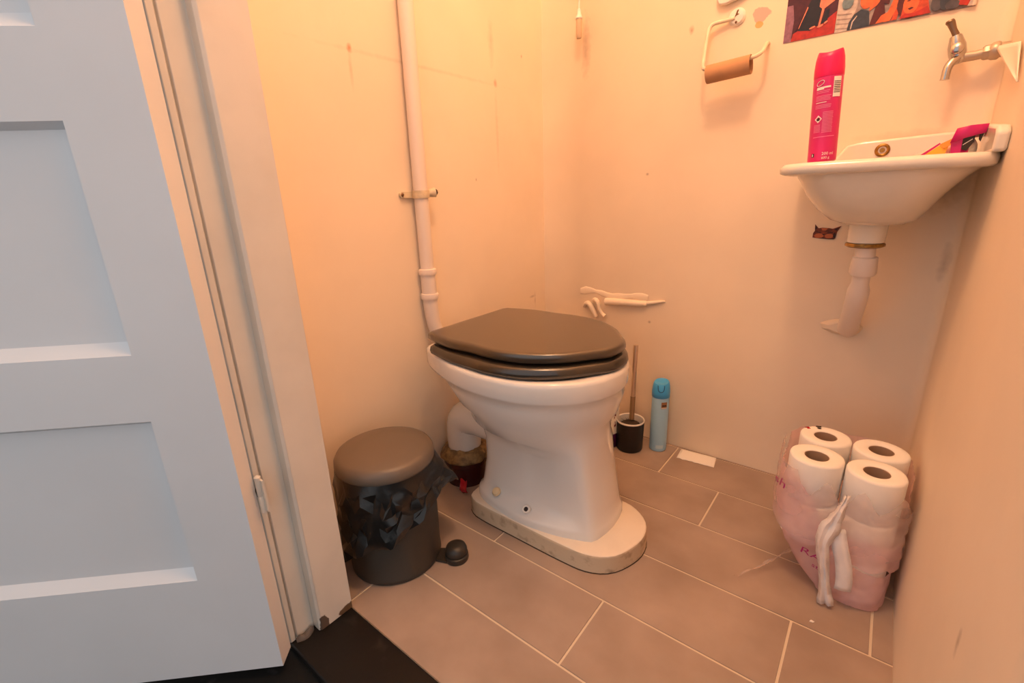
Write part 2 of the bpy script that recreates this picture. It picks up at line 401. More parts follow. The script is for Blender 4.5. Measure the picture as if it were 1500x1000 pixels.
col2 = [(.058, 0), (.062, .055), (.085, .074), (.14, .081), (.205, .084), (.222, .079), (.30, .082), (.343, .078), (.354, .073), (.360, .062), (.368, .03), (.370, 0)]
neck = [(.045, 0), (.05, .058), (.08, .078), (.14, .090), (.2, .096), (.24, .095), (.30, .088), (.341, .077), (.352, .071), (.358, .060), (.365, .03), (.367, 0)]
b1 = [(.012, 0), (.018, .060), (.06, .100), (.12, .128), (.19, .138), (.26, .124), (.32, .094), (.352, .060), (.368, .022), (.370, 0)]
b2 = [(-.02, 0), (-.012, .065), (.04, .125), (.11, .155), (.19, .164), (.27, .148), (.335, .108), (.368, .066), (.384, .024), (.386, 0)]
b3 = [(-.06, 0), (-.05, .075), (.02, .138), (.10, .170), (.19, .178), (.275, .162), (.345, .118), (.379, .072), (.394, .026), (.396, 0)]
rim = [(-.095, 0), (-.093, .085), (-.076, .112), (0, .148), (.09, .177), (.19, .185), (.28, .168), (.352, .122), (.386, .074), (.401, .026), (.403, 0)]
def inset(h, k): return [(.16+(x-.16)*k, w*k) for x, w in h]
g = G()
g.rings([sec(.0455, foot), sec(.060, foot), sec(.068, foot2), sec(.078, anc, 1.03), sec(.10, anc, .93), sec(.15, col1), sec(.21, col2), sec(.245, neck), sec(.272, b1), sec(.30, b1, 1.08), sec(.325, b2), sec(.365, b3, .985), sec(.384, b3),
         sec(.388, inset(rim, .992)), sec(.394, rim), sec(.425, rim), sec(.432, inset(rim, .99)), sec(.4345, inset(rim, .965)), sec(.432, inset(rim, .80)), sec(.40, inset(rim, .74)), sec(.33, inset(rim, .60)), sec(.27, inset(rim, .30))])
# back ledge that carries the hinges, and the outlet bend
g.build('pan', 'ceramic', to, sharp=70)
g = G(); g.tube([(.10, YC, .205), (.03, YC, .21), (-.03, YC, .21), (-.072, YC, .195), (-.078, YC, .15), (-.078, YC, .100)], [.05, .05, .05, .0505, .050, .048], 26, smooth=2)
g.build('outlet_bend', 'ceramic', to)
g = G(); g.tube([(-.115, YC, .40), (-.07, YC, .385), (-.02, YC, .36)], [.030, .034, .04], 20); g.build('flush_inlet', 'ceramic', to)
# seat ring and lid: D outline with a straight back
YS = -.508
def dring(z, k=1, xb=-.022, xf=.392, hb=.150, hm=.182, rf=.0):
    h = [(xb, 0), (xb, hb*.5), (xb, hb*.92), (xb+.006, hb), (.05, hb+.02), (.12, hm-.004), (.185, hm), (.26, hm-.015), (.325, hm-.058), (.368, hm-.112), (xf-.004, .035), (xf, 0)]
    h = [(.17+(x-.17)*k, w*k) for x, w in h]
    hp = []
    for a, b in zip(h, h[1:]): pass
    sm = catmull([(x, w, 0) for x, w in h[3:]], NH)
    pts = [Vector((h[0][0], h[0][1], 0)), Vector((h[1][0], h[1][1], 0)), Vector((h[2][0], h[2][1], 0))]+sm
    return [(p.x, YS+p.y, z) for p in pts]+[(p.x, YS-p.y, z) for p in pts[-2:0:-1]]
kw = dict(xb=-.03, xf=.400, hb=.158, hm=.190)
g = G(); g.rings([dring(.4355, .965, **kw), dring(.438, .99, **kw), dring(.446, 1, **kw), dring(.455, .99, **kw), dring(.4605, .955, **kw), dring(.4605, .70, **kw), dring(.452, .66, **kw), dring(.436, .66, **kw)], cap0=False, cap1=False)
n_ = len(dring(.4, 1)); 
g.rings([dring(.4355, .965, **kw), dring(.4355, .66, **kw)], cap0=False, cap1=False)
g.build('seat', 'black_seat', to, sharp=60)
kl = dict(xb=-.040, xf=.393, hb=.151, hm=.174)
g = G(); g.rings([dring(.466, .955, **kl), dring(.467, .985, **kl), dring(.472, .998, **kl), dring(.480, 1, **kl), dring(.4845, .992, **kl), dring(.487, .972, **kl), dring(.4876, .93, **kl)])
lid = g.build('lid', 'black_lid', to, sharp=60)
for s in (-1, 1):
    for (x, y) in ((.06, YS+s*.12), (.31, YS+s*.085)): g = G(); g.lathe([(.008, .4600), (.0085, .4665)], (x, y, 0), seg=12); g.build('buffer', 'black_seat', lid)
for s in (-1, 1):
    g = G(); g.tube([(-.045, YS+s*.075-.02, .463), (-.045, YS+s*.075+.02, .463)], .009, 14); g.lathe([(.012, .430), (.012, .436), (.007, .438), (.007, .463)], (-.045, YS+s*.075, 0), seg=14)
    g.build('hinge', 'black_seat', to)
# chips along the lid edge
g = G()
for k in range(10):
    t = random.random(); x = .0+.09*t; y = YS-.155-.016*t-.0015
    g.lathe([(.0001, 0), (.0016+random.random()*.001, .0004), (.0001, .0008)], (x, y, .4835), axis=(-.2, -.7, .7), seg=6)
g.build('chipped_edge', 'black_seat_worn', lid)
g = G(); g.lathe([(.010, 0), (.0115, .003), (.009, .008), (.002, .010)], (.124, YC-.098, .083), axis=(.1, -.62, .8), seg=16)
o = g.build('bolt_cap', mat('yellowed cap', (.72, .56, .34), .5), to); o['label'] = 'yellowed bolt cap'
g = G(); ax = (.05, -.66, .75); g.lathe([(.0095, 0), (.0105, .002), (.009, .0045), (.0055, .004), (.005, .001)], (.222, YC-.105, .0785), axis=ax, seg=18, mats=[0, 0, 0, 1], cap1=True)
o = g.build('bolt_hole', ['white_pl', 'dk'], to); o['label'] = 'open bolt hole with a white ring'

# flush pipe up the wall
fp = thing('flush_pipe', (-.128, -.553, .40), 'thin white vertical flush pipe running up the left wall behind the toilet', 'pipe')
g = G(); g.tube([(-.128, -.548, ZC-.02), (-.128, -.556, 1.2), (-.128, -.560, .80), (-.128, -.5605, .60)], .0175, 20); g.build('pipe_run', 'pipe', fp)
g = G(); g.tube([(-.128, -.5605, .615), (-.128, -.5605, .56), (-.128, -.559, .50), (-.125, -.553, .455), (-.112, -.54, .42), (-.095, -.53, .40), (-.075, YC, .388)], [.0195, .0195, .019, .0185, .0185, .018, .018], 20, smooth=2); g.build('elbow', 'pipe', fp)
for z in (.612, .548):
    g = G(); g.lathe([(.018, -.008), (.0225, -.007), (.024, 0), (.0225, .007), (.018, .008)], (-.128, -.5605, z), seg=24); g.build('collar', 'pipe', fp)
cl = thing('pipe_clip', (-.15, -.565, .80), 'rusty painted pipe clip screwed to the wall around the flush pipe', 'clip')
g = G(); g.lathe([(.0182, -.009), (.021, -.009), (.021, .009), (.0182, .009)], (-.128, -.560, .803), seg=24, cap0=False, cap1=False); g.box((-.149, -.603, .796), (-.142, -.577, .810)); g.lathe([(.007, 0), (.007, .006)], (-.149, -.605, .803), axis=(1, 0, 0), seg=14)
g.build('band', 'oldpaint', cl)
g = G(); g.tube([(-.128, -.544, .804), (-.122, -.532, .806), (-.116, -.522, .807)], [.006, .010, .0115], 14); g.build('knob', 'oldpaint', cl)
g = G(); g.lathe([(.0075, 0), (.004, .003)], (-.115, -.5195, .808), axis=(.5, .85, .1), seg=10); g.build('screw', 'rustm', cl); g = G(); g.lathe([(.0045, 0), (.003, .002)], (-.1425, -.605, .803), axis=(1, 0, 0), seg=8); g.build('screw', 'rustm', cl)

# drain in the floor behind
dr = thing('drain_pipe', (-.078, YC, 0), 'dark red drain socket in the floor under the toilet outlet', 'drain')
g = G(); g.lathe([(.058, 0), (.058, .055), (.064, .060), (.064, .080), (.052, .080)], (-.078, YC, 0), seg=32); g.build('socket', 'drain', dr)
g = G()
rr = []
for k, (r, z) in enumerate([(.066, .074), (.072, .082), (.068, .096), (.058, .108), (.050, .112)]):
    rr.append([(max(-.078+(r+.006*noise.noise((4*math.cos(a), 4*math.sin(a), k*.7)))*math.cos(a), -.149), YC+(r+.006*noise.noise((4*math.cos(a), 4*math.sin(a), k*.7)))*math.sin(a), z+.005*noise.noise((3*math.cos(a), 3*math.sin(a), 5+k))) for a in [2*PI*q/40 for q in range(40)]])
g.rings(rr, cap1=False); o = g.build('mortar_collar', 'mortar', dr); o['label'] = 'lumpy brown sealing mortar'
g = G(); g.sheet([[(-.04+.026*u+.004*math.sin(7*u+4*v), -.588-.006*math.sin(5*v), .004+.034*v+.004*math.sin(8*u)) for u in [i/5 for i in range(6)]] for v in [j/5 for j in range(6)]])
o = g.build('red_scrap', 'red', dr, solid=.0015); o['label'] = 'bright red scrap'

# ------------------------------------------------------------------ pedal bin and its liner
BX, BY = .005, -.845
bn = thing('pedal_bin', (BX, BY, 0), 'grey brown round pedal bin standing between door frame and toilet', 'bin')
g = G(); g.lathe([(.098, 0), (.1015, .003), (.1015, .012), (.1005, .014), (.1035, .245), (.1015, .246), (.098, .24), (.094, .02), (.0, .018)], (BX, BY, 0), seg=64, cap1=False); g.build('body', 'bin', bn, sharp=50)
g = G(); g.lathe([(.100, .246), (.1035, .247), (.1055, .250), (.1065, .258), (.1055, .268), (.101, .276), (.092, .2805), (.06, .2835), (.0, .2845)], (BX, BY, 0), seg=64, cap1=False); g.build('lid', 'bin_lid', bn, sharp=60)
ped = Vector((.131, -.775, 0))
g = G(); g.lathe([(.0265, .0), (.0275, .004), (.0265, .013), (.023, .015)], ped, seg=28)
u = (ped-Vector((BX, BY, 0))).normalized(); v = Vector((-u.y, u.x, 0))
g.prism([Vector((BX, BY, .002))+u*.095+v*.018, Vector((BX, BY, .002))+u*.13+v*.022, Vector((BX, BY, .002))+u*.13-v*.022, Vector((BX, BY, .002))+u*.095-v*.018], (0, 0, .005)); pb = g.build('pedal_base', 'pedal', bn, sharp=50)
g = G(); g.lathe([(.020, .0155), (.0245, .0175), (.025, .025), (.022, .033), (.014, .0375), (.0, .039)], ped, seg=28, cap1=False)
g.build('pedal', 'pedal', bn, sharp=50)
# liner: a thin bag pulled over the rim, hanging in folds, lowest at the front left
g = G()
def lerp_tab(tab, x):
    if x <= tab[0][0]: return tab[0][1]
    for (a, b), (c, d) in zip(tab, tab[1:]):
        if x <= c: return b+(d-b)*(x-a)/(c-a)
    return tab[-1][1]
ztab = [(-180, .12), (-150, .07), (-125, .040), (-100, .050), (-80, .082), (-60, .100), (-40, .110), (-15, .140), (10, .178), (35, .182), (50, .176), (60, .150), (80, .14), (110, .13), (140, .13), (180, .12)]
ftab = [(-180, .020), (-130, .022), (-100, .014), (-60, .006), (-20, .008), (15, .016), (35, .024), (50, .040), (60, .048), (75, .034), (110, .02), (180, .020)]
NA, NR = 60, 8
rnd = random.Random(11)
grid = []
for j in range(NR+1):
    t = j/NR; row = []
    for k in range(NA):
        th = -180+360*k/NA+(rnd.uniform(-2.6, 2.6) if 0 < j else 0); a = R(th)
        zb = lerp_tab(ztab, th)+.005*noise.noise((a*3, 2.2, 0)); fl = lerp_tab(ftab, th)
        tj = min(max(t+(rnd.uniform(-.035, .035) if 0 < j < NR else 0), 0), 1)
        z = .252+(zb-.252)*tj
        amp = math.sin(min(tj*2.5, 1)*PI/2)
        f1 = noise.noise(Vector((a*1.6+z*30, z*9-a*1.1, 3)))          # slanting folds
        f2 = abs(noise.noise(Vector((a*2.6-z*22, z*20+a*1.5, 8))))
        r = max(.1065+fl*tj**1.2+amp*(.013*f1+.018*f2+rnd.uniform(-.001, .001)), .1055)
        x = max(BX+r*math.cos(a), XL+.003); y = max(BY+r*math.sin(a), YD+.004)
        row.append((x, y, z))
    grid.append(row)
cir = lambda r, z: [(BX+r*math.cos(2*PI*k/NA-PI), BY+r*math.sin(2*PI*k/NA-PI), z) for k in range(NA)]
g.rings([cir(.0965, .20), cir(.0975, .2435), cir(.1010, .2462)], cap0=False, cap1=False)
allr = [cir(.1010, .2462)]+grid
o0 = len(g.v); g.v += [tuple(p) for r in allr for p in r]
for j in range(len(allr)-1):
    for k in range(NA):
        A_, B_, C_, D_ = o0+j*NA+k, o0+j*NA+(k+1) % NA, o0+(j+1)*NA+(k+1) % NA, o0+(j+1)*NA+k
        tri = ([A_, B_, C_], [A_, C_, D_]) if rnd.random() < .5 else ([A_, B_, D_], [B_, C_, D_])
        for q_ in tri: g.f.append(q_); g.m.append(0); g.sm.append(True)
tag(g.build('bin_liner', 'bag', org=(BX, BY, .05), sharp=24), 'crumpled black plastic bag folded over the rim of the pedal bin', 'bin bag')

# ------------------------------------------------------------------ brush, cans and bottle by the back wall
HX, HY = .243, -.095
h = thing('brush_holder', (HX, HY, 0), 'matt black round toilet brush holder with white inside, beside the blue can', 'brush holder')
g = G(); g.lathe([(.038, 0), (.0405, .003), (.0435, .098)], (HX, HY, 0), seg=40, cap1=False); g.build('cup', 'brush_black', h)
g = G(); g.lathe([(.0436, .097), (.0440, .101), (.0425, .1025), (.040, .1), (.037, .012), (.0, .01)], (HX, HY, 0), seg=40, cap1=False, cap0=False); o = g.build('liner', 'white_pl', h); o['label'] = 'white inner wall and rim'
b = thing('toilet_brush', (HX, HY, .012), 'toilet brush with a slim bronze metal handle standing in the black holder', 'brush')
g = G(); g.tube([(HX+.002, HY+.004, .10), (HX-.0005, HY+.012, .175)], .0078, 14); g.build('grip_collar', 'bronze_dark', b)
g = G(); g.tube([(HX-.0005, HY+.012, .172), (HX-.002, HY+.018, .25), (HX-.003, HY+.023, .336), (HX-.003, HY+.0232, .342)], [.0066, .0068, .0075, .0068], 16); g.build('handle', 'bronze', b)
g = G(); g.lathe([(.010, .018), (.030, .03), (.033, .055), (.030, .085), (.012, .094)], (HX, HY, 0), seg=24)
for k in range(90):
    a = random.random()*2*PI; z = .02+.075*random.random(); r = .035
    g.add([(HX+.02*math.cos(a-.06), HY+.02*math.sin(a-.06), z), (HX+.02*math.cos(a+.06), HY+.02*math.sin(a+.06), z), (HX+r*math.cos(a), HY+r*math.sin(a), z+.006)], [(0, 1, 2)], 0, False)
g.build('bristles', 'bristle', b)

CX, CY = .3185, -.048
c = thing('air_freshener', (CX, CY, 0), 'light blue spray can with a blue cap on the floor by the back wall', 'spray can')
g = G(); g.lathe([(.0235, 0), (.0255, .002), (.0262, .006), (.0262, .180), (.0255, .186), (.024, .188)], (CX, CY, 0), seg=40); g.build('can', 'blue', c, sharp=50)
g = G()
rr = []
for (r, z, dz) in ((.0262, .183, 0), (.0272, .184, 0), (.0272, .200, 0), (.0258, .216, .002), (.0235, .2275, .004), (.021, .231, .004), (.016, .229, .002), (.004, .226, 0)):
    rr.append([(CX+r*math.cos(a), CY+r*math.sin(a), z+dz*math.sin(a)) for a in [2*PI*q/40 for q in range(40)]])
g.rings(rr); cap = g.build('cap', 'blue_cap', c, sharp=50)
def wrap(cx, cy, r, pc):
    return lambda u_, v_, d=.0005: (cx+(r+d)*math.cos(pc+u_/r), cy+(r+d)*math.sin(pc+u_/r), v_)
pcb = math.atan2(-1.367-CY, .793-CX)
wb = wrap(CX, CY, .0262, pcb)
def patch(g, w, u0, u1, v0, v1, m=0, d=.0005, skew=0, n=6):
    g.sheet([[w(u0+(u1-u0)*i/n, v+skew*(i/n), d) for i in range(n+1)] for v in (v0, v1)], m)
g = G(); patch(g, wb, .0035, .0215, .150, .172, 0); patch(g, wb, .006, .019, .158, .163, 1, .0009); patch(g, wb, .004, .021, .1515, .154, 2, .0009)
patch(g, wb, -.006, .017, .012, .024, 3, .0006)
g.build('label', ['tan', 'dk', 'white_print', mat('paler blue', srgb(190, 220, 238), .4)], c)
g = G()
for i in range(16):
    pass
pts = []
for i in range(17):
    t = i/16; a = -PI+PI*t; pts.append((.0085*math.cos(a), .205+.020*(1-abs(math.cos(a))**.0) + 0))
path = [(-.011, .2255), (-.0095, .213), (-.006, .2065), (0, .2045), (.006, .2065), (.0095, .213), (.011, .2255)]
rc = lambda v_: .0272 if v_ < .2 else .0272-(v_-.2)*.115
g.tube([(CX+(rc(v_)+.0)*math.cos(pcb+u_/.027), CY+(rc(v_))*math.sin(pcb+u_/.027), v_) for u_, v_ in path], .0012, 8, smooth=2)
g.build('nozzle_line', 'blue_line', cap)

PX, PY = .172, -.112
bt = thing('cleaner_bottle', (PX, PY, 0), 'white and purple bottle mostly hidden between toilet and black brush holder', 'bottle')
g = G(); g.lathe([(.033, 0), (.036, .003), (.0365, .05), (.0365, .051), (.0365, .20), (.03, .222), (.016, .235), (.014, .245)], (PX, PY, 0), seg=36, mats=[1, 1, 1, 0, 0, 0, 0]); g.build('body', ['white_pl', 'purple'], bt, sharp=55)
g = G(); g.lathe([(.016, .240), (.0165, .262), (.012, .266)], (PX, PY, 0), seg=20); g.build('cap', 'purple', bt)
wp = wrap(PX, PY, .0365, math.atan2(-1.367-PY, .793-PX)); g = G()
patch(g, wp, .016, .033, .178, .205, 0, skew=.008); patch(g, wp, .018, .030, .155, .168, 0, skew=-.006)
for k in range(5): patch(g, wp, .022+.002*math.sin(k*2), .026+.003*math.sin(k*2+1), .075+.014*k, .084+.014*k, 0, skew=.004*(-1)**k)
g.build('print', 'maroon', bt)

g = G()
q = [[(.383, -.012), (.488, -.006)], [(.389, -.074), (.497, -.066)]]
grid = []
for i in range(9):
    row = []
    for j in range(13):
        s_, t = j/12, i/8
        x = (1-t)*((1-s_)*.383+s_*.488)+t*((1-s_)*.389+s_*.497); y = (1-t)*((1-s_)*-.012+s_*-.006)+t*((1-s_)*-.072+s_*-.064)
        if i == 8: y += .004*noise.noise((s_*9, 0, 0))
        row.append((x, y, .0012+.0006*noise.noise((x*30, y*30, 0))))
    grid.append(row)
g.sheet(grid); tag(g.build('paper_strip', 'paper', org=(.44, -.04, 0), solid=.0008), 'small white strip of paper lying on the tiles against the back wall', 'paper')
g = G(); g.prism([(0, 0, 0), (.006, .001, 0), (.008, .004, 0), (.002, .005, 0)], (0, 0, .0015)); o = tag(g.build('paint_chip', 'paper', org=(0, 0, 0)), 'tiny white paint flake on a floor tile in front of the toilet rolls', 'flake'); o.location = (.792, -.497, .0002)

# ------------------------------------------------------------------ pack of toilet rolls in the right corner
def make_roll(loc, label, r=.047, h=.09):
    t = thing('toilet_roll', loc, label, 'toilet roll', 'toilet rolls of the torn pack'); x, y, z = loc
    g = G(); prof = [(.0215, .001), (r-.004, 0), (r, .004), (r, h-.005), (r-.0015, h-.0015), (r-.005, h), (.026, h), (.0215, h-.002)]
    rr = []
    for (rr_, hh) in prof:
        rr.append([(x+rr_*(1+.012*math.sin(3*a+x*50))*math.cos(a), y+rr_*(1+.012*math.sin(2*a+y*50))*math.sin(a), z+hh) for a in [2*PI*k/48 for k in range(48)]])
    rr.append(rr[0]); g.rings(rr, cap0=False, cap1=False); g.build('paper_wind', 'paper', t, sharp=50)
    g = G(); g.lathe([(.0216, .001), (.0216, h-.003), (.0204, h-.003), (.0204, .001), (.0216, .001)], loc, seg=32, cap0=False, cap1=False); g.build('core', 'core', t)
    return t
RF = [(.752, -.352), (.8485, -.3525)]; RB = [(.757, -.252), (.853, -.2535)]
H = .0895
base = make_roll((*RF[0], 2*H+.004), 'white toilet roll at the front left of the pack top, core hole open')
def roll(p, z, label):
    r = copy_tree(base); r.location = (p[0], p[1], z); r['label'] = label; r.rotation_euler = (0, 0, random.random()*6); return r
roll(RF[1], 2*H+.002, 'white toilet roll at the front right of the pack top, nearest the right wall')
roll(RB[0], 2*H+.004, 'white toilet roll at the back left of the pack top by the red scrap')
roll(RB[1], 2*H+.002, 'white toilet roll at the back right of the pack top against the wall corner')
roll(RF[1], H+.001, 'toilet roll in the middle layer at front right, seen through pink film')
roll((RF[0][0]+.002, RF[0][1]), H+.001, 'toilet roll in the middle layer at front left, seen through pink film')
roll(RF[1], .001, 'toilet roll in the bottom layer at front right, pink through the film')
roll((RB[1][0], RB[1][1]), H+.001, 'toilet roll in the middle layer at the back by the right wall')
roll((RB[1][0], RB[1][1]), .001, 'toilet roll in the bottom layer at the back by the right wall')
wr = thing('roll_wrapper', (.82, -.32, 0), 'torn translucent pink plastic wrapper around the toilet rolls in the right corner', 'wrapper')
def bag_pt(th, z, d=0):
    """wrapper surface at heading th (deg), height z"""
    xl = lerp_tab([(0, .785), (.03, .762), (.06, .735), (.09, .716), (.13, .7), (.17, .695), (.27, .697)], z)
    xr = lerp_tab([(0, .898), (.08, .900), (.12, .903), (.27, .903)], z)
    yf = lerp_tab([(0, -.408), (.02, -.412), (.1, -.408), (.27, -.406)], z); yb = -.195
    cx, cy, ax, ay = (xl+xr)/2, (yf+yb)/2, (xr-xl)/2, (yb-yf)/2
    a = R(th); n = 4.2
    c_, s_ = math.cos(a), math.sin(a); k = (abs(c_)**n+abs(s_)**n)**(-1/n)
    x, y = cx+ax*k*c_, cy+ay*k*s_
    p = Vector((x*22, y*22, z*22))
    w = .005*abs(noise.noise(p))+.006*abs(noise.noise(p*.6+Vector((3, 3, 3))))+.002*noise.noise(p*3)
    nx, ny = c_, s_
    r = .001+w+d
    return (min(x+nx*r, XR-.002), y+ny*r, z)
# open top edge: high at left and back, torn low at front right
ttab = [(-180, .235), (-150, .25), (-130, .248), (-118, .225), (-108, .20), (-100, .165), (-92, .115), (-85, .088), (-70, .086), (-55, .082), (-40, .075), (-30, .12), (-15, .225), (0, .25), (60, .262), (90, .26), (130, .262), (150, .255), (180, .235)]
g = G(); rr = []
NT, NZ = 150, 30
for j in range(NZ+1):
    row = []
    for k in range(NT):
        th = -180+360*k/NT
        zt = lerp_tab(ttab, th)+.004*noise.noise((th*.12, 0, 0)); z = .002+(zt-.002)*j/NZ
        p = Vector(bag_pt(th, z))
        if j == NZ or j == 0: p += Vector((.003*noise.noise((th*.3, 1, 0)), .003*noise.noise((th*.3, 2, 0)), 0)); p.x = min(p.x, XR-.002)
        row.append(tuple(p))
    rr.append(row)
g.rings(rr, cap0=True, cap1=False); g.build('pink_film', 'pinkfilm', wr, sharp=30)
# loose pink band across the front right, hanging a little away
g = G(); grid = []
for i in range(9):
    t = i/8; row = []
    for k in range(25):
        th = -104+70*k/24
        zb = .098+.014*noise.noise((k*.25, 0, 4)); zt = .150+.006*noise.noise((k*.3, 7, 0))
        p = Vector(bag_pt(th, zt+(zb-zt)*t, .004+.010*t*(.5+.5*math.sin(k*.5)))); row.append((min(p.x, XR-.003), p.y, p.z))
    grid.append(row)
g.sheet(grid); g.build('pink_band', 'pinkfilm', wr, sharp=40)
# clear film over the upper front and left
g = G(); grid = []
for i in range(13):
    t = i/12; row = []
    for k in range(41):
        th = -200+170*k/40
        zt = .262 if th < -120 else .235-.02*math.sin(k); zb = .12
        row.append(bag_pt(th, zt+(zb-zt)*t, .006+.006*abs(noise.noise((th*.09, t*4, 0)))))
    grid.append(row)
g.sheet(grid); o = g.build('clear_film', 'clearfilm', wr, sharp=40); o['label'] = 'clear shiny film'
# torn white strip hanging down the front
g = G(); pth = [(.812, -.405, .235), (.806, -.418, .21), (.797, -.424, .175), (.789, -.432, .135), (.797, -.436, .085), (.806, -.437, .035), (.811, -.440, .006)]
P = catmull(pth, 22); wd = [.005, .008, .012, .017, .015, .011, .0105, .010, .010, .011, .014]
grid = []
for i, p in enumerate(P):
    w = wd[int(i/22*11)]*.95
    grid.append([(p.x+w*s_, p.y-.006*d_+.002*math.sin(i*1.3+3*s_), p.z+.004*s_*math.sin(i*.7)) for s_, d_ in ((-1, 0), (-.45, 1), (-.05, .2), (.4, .9), (1, -.2))])
g.sheet(grid); 
pth = [(.806, -.415, .165), (.815, -.424, .135), (.826, -.428, .10), (.832, -.430, .065), (.832, -.431, .045)]
P = catmull(pth, 14); g.sheet([[(p.x+.013*s_, p.y-.003*(1-s_*s_), p.z+.003*s_) for s_ in (-1, -.4, .2, 1)] for p in P])
o = g.build('torn_strip', 'strip', wr, solid=.0006, sharp=20); o['label'] = 'whitish torn strip hanging down the front'
# letters on the film
def bag_text(txt, size, th0, z0, tilt, nm):
    vs, fs = text_geo(txt, size); g = G(); out = []
    def along(th, u_, z):
        p = Vector(bag_pt(th, z)); d = 0; step = .25
        while d < abs(u_) and abs(th-th0) < 60:
            th += step if u_ > 0 else -step
            q = Vector(bag_pt(th, z)); d += math.hypot(q.x-p.x, q.y-p.y)*.8; p = q
        return th
    for (u_, v_) in vs:
        ca, sa = math.cos(tilt), math.sin(tilt); u2, v2 = u_*ca-v_*sa, u_*sa+v_*ca
        out.append(bag_pt(along(th0, u2, z0), z0+v2, .0145))
    g.add(out, fs, 0, False); return g.build(nm, 'magenta', wr)
bag_text('sh', .026, -141, .215, R(-8), 'lettering')
bag_text('RA', .022, -117, .092, R(-20), 'lettering')
bag_text('st', .012, -110, .070, R(-20), 'lettering')
g = G(); g.sheet([[(.716+.012*s_, -.238+.008*t-.004*s_, .268+.004*math.sin(3*s_)+.004*t) for s_ in (0, .5, 1)] for t in (0, .5, 1)]); o = g.build('red_scrap', 'red', wr, solid=.0006); o['label'] = 'small red printed scrap'
g = G(); g.lathe([(.0, 0), (.004, .0005), (.0, .001)], (.742, -.224, .2735), seg=7); g.sheet([[(.735+.010*s_, -.213-.006*t, .2735+.0015*s_) for s_ in (0, 1)] for t in (0, 1)]); g.build('dark_scrap', 'dk', wr, solid=.0005)
# loose clear piece on the floor to the left
g = G(); grid = []
for i in range(19):
    row = []
    for j in range(15):
        t, s_ = i/18, j/14
        x = .772-.10*t+.055*(s_-.5)*(1-.2*t); y = -.30-.135*t+(s_-.5)*.13*(1-.35*t)
        z = .003+.062*(1-t)**2+.016*abs(noise.noise((x*30, y*30, 1)))+.008*abs(noise.noise((x*60, y*60, 4)))
        row.append((x, y, z))
    grid.append(row)
g.sheet(grid); o = g.build('loose_flap', 'clearfilm', wr, sharp=25); o['label'] = 'clear loose flap lying on the tiles'

# ------------------------------------------------------------------ corner basin
bs = thing('wash_basin', (.76, 0, .71), 'small white wall hung corner basin with upstands and a rim at the right', 'basin')
def se(x0, x1, y0, y1, z, n=5, N=64):
    cx, cy, ax, ay = (x0+x1)/2, (y0+y1)/2, (x1-x0)/2, (y1-y0)/2; r = []
    for k in range(N):
        a = 2*PI*k/N; c_, s_ = math.cos(a), math.sin(a); q = (abs(c_)**n+abs(s_)**n)**(-1/n)
        r.append((cx+ax*q*c_, cy+ay*q*s_, z))
    return r
g = G(); g.rings([se(.735, .80, -.17, -.10, .7095, 2.2), se(.718, .818, -.195, -.08, .711, 2.3), se(.692, .836, -.22, -.05, .720, 2.5), se(.667, .850, -.250, -.030, .742, 2.8), se(.648, .866, -.270, -.018, .768, 3.2), se(.635, .890, -.284, -.010, .797, 3.8), se(.628, .902, -.287, -.006, .8085, 4.5),
                  se(.612, .912, -.298, -.003, .8095, 9), se(.6055, .9155, -.3035, -.001, .813, 9), se(.6045, .9165, -.3045, -.0005, .822, 9), se(.609, .9155, -.301, -.001, .8295, 9), se(.618, .910, -.294, -.003, .8315, 5.5), se(.66, .895, -.262, -.022, .831, 5), se(.668, .890, -.256, -.026, .826, 4.5), se(.678, .872, -.245, -.034, .78, 3.5), se(.70, .83, -.215, -.06, .735, 2.8), se(.735, .785, -.165, -.115, .726, 2)])
g.build('bowl', 'ceramic_old', bs, sharp=60)
g = G(); g.prism([(.668, -.0005, .830), (.674, -.0005, .848), (.692, -.0005, .873), (.72, -.0005, .878), (.9165, -.0005, .885), (.9165, -.0005, .830)], (0, -.022, 0)); up = g.build('back_upstand', 'ceramic_old', bs, bevel=.005, bseg=3)
g = G(); g.lathe([(.0135, 0), (.0135, .002), (.010, .0035), (.0075, .002), (.0075, -.001)], (.7565, -.0222, .8575), axis=(0, -1, 0), seg=24); g.lathe([(.005, 0), (.0042, .003), (.001, .003)], (.7565, -.0222, .8575), axis=(0, -1, 0), seg=16); o = g.build('overflow', 'brass', up); o['label'] = 'dark bronze overflow ring'
g = G(); g.prism([(.9165, -.302, .829), (.9165, -.302, .858), (.9165, -.290, .868), (.9165, -.05, .890), (.9165, -.001, .892), (.9165, -.001, .829)], (-.017, 0, 0)); g.build('side_upstand', 'ceramic_old', bs, bevel=.005, bseg=3)
g = G(); g.lathe([(.036, .712), (.0335, .708), (.0325, .674), (.030, .672)], (.760, -.14, 0), seg=32, cap0=False); g.build('outlet_boss', 'ceramic_old', bs)
g = G(); g.lathe([(.033, .672), (.0345, .670), (.0345, .666), (.028, .663), (.022, .664)], (.760, -.14, 0), seg=32); o = g.build('waste_ring', 'brass', bs); o['label'] = 'stained brass ring'
g = G(); g.lathe([(.005, 0), (.006, .004), (.003, .008)], (.885, -.15, .800), axis=(0, 0, 1), seg=10); g.build('fixing_bolt', 'rustm', bs)
wpz = thing('waste_pipe', (.76, -.14, .46), 'white plastic waste pipe dropping from the basin into the back wall', 'pipe')
g = G(); g.tube([(.762, -.14, .665), (.764, -.139, .64), (.764, -.135, .615)], [.018, .018, .018], 20); g.build('tail_piece', 'pipe', wpz)
g = G(); g.lathe([(.019, .040), (.0225, .038), (.0245, .004), (.022, 0)], (.7645, -.136, .605), axis=(-.0, -.08, 1), seg=10); g.build('nut', 'pipe', wpz)
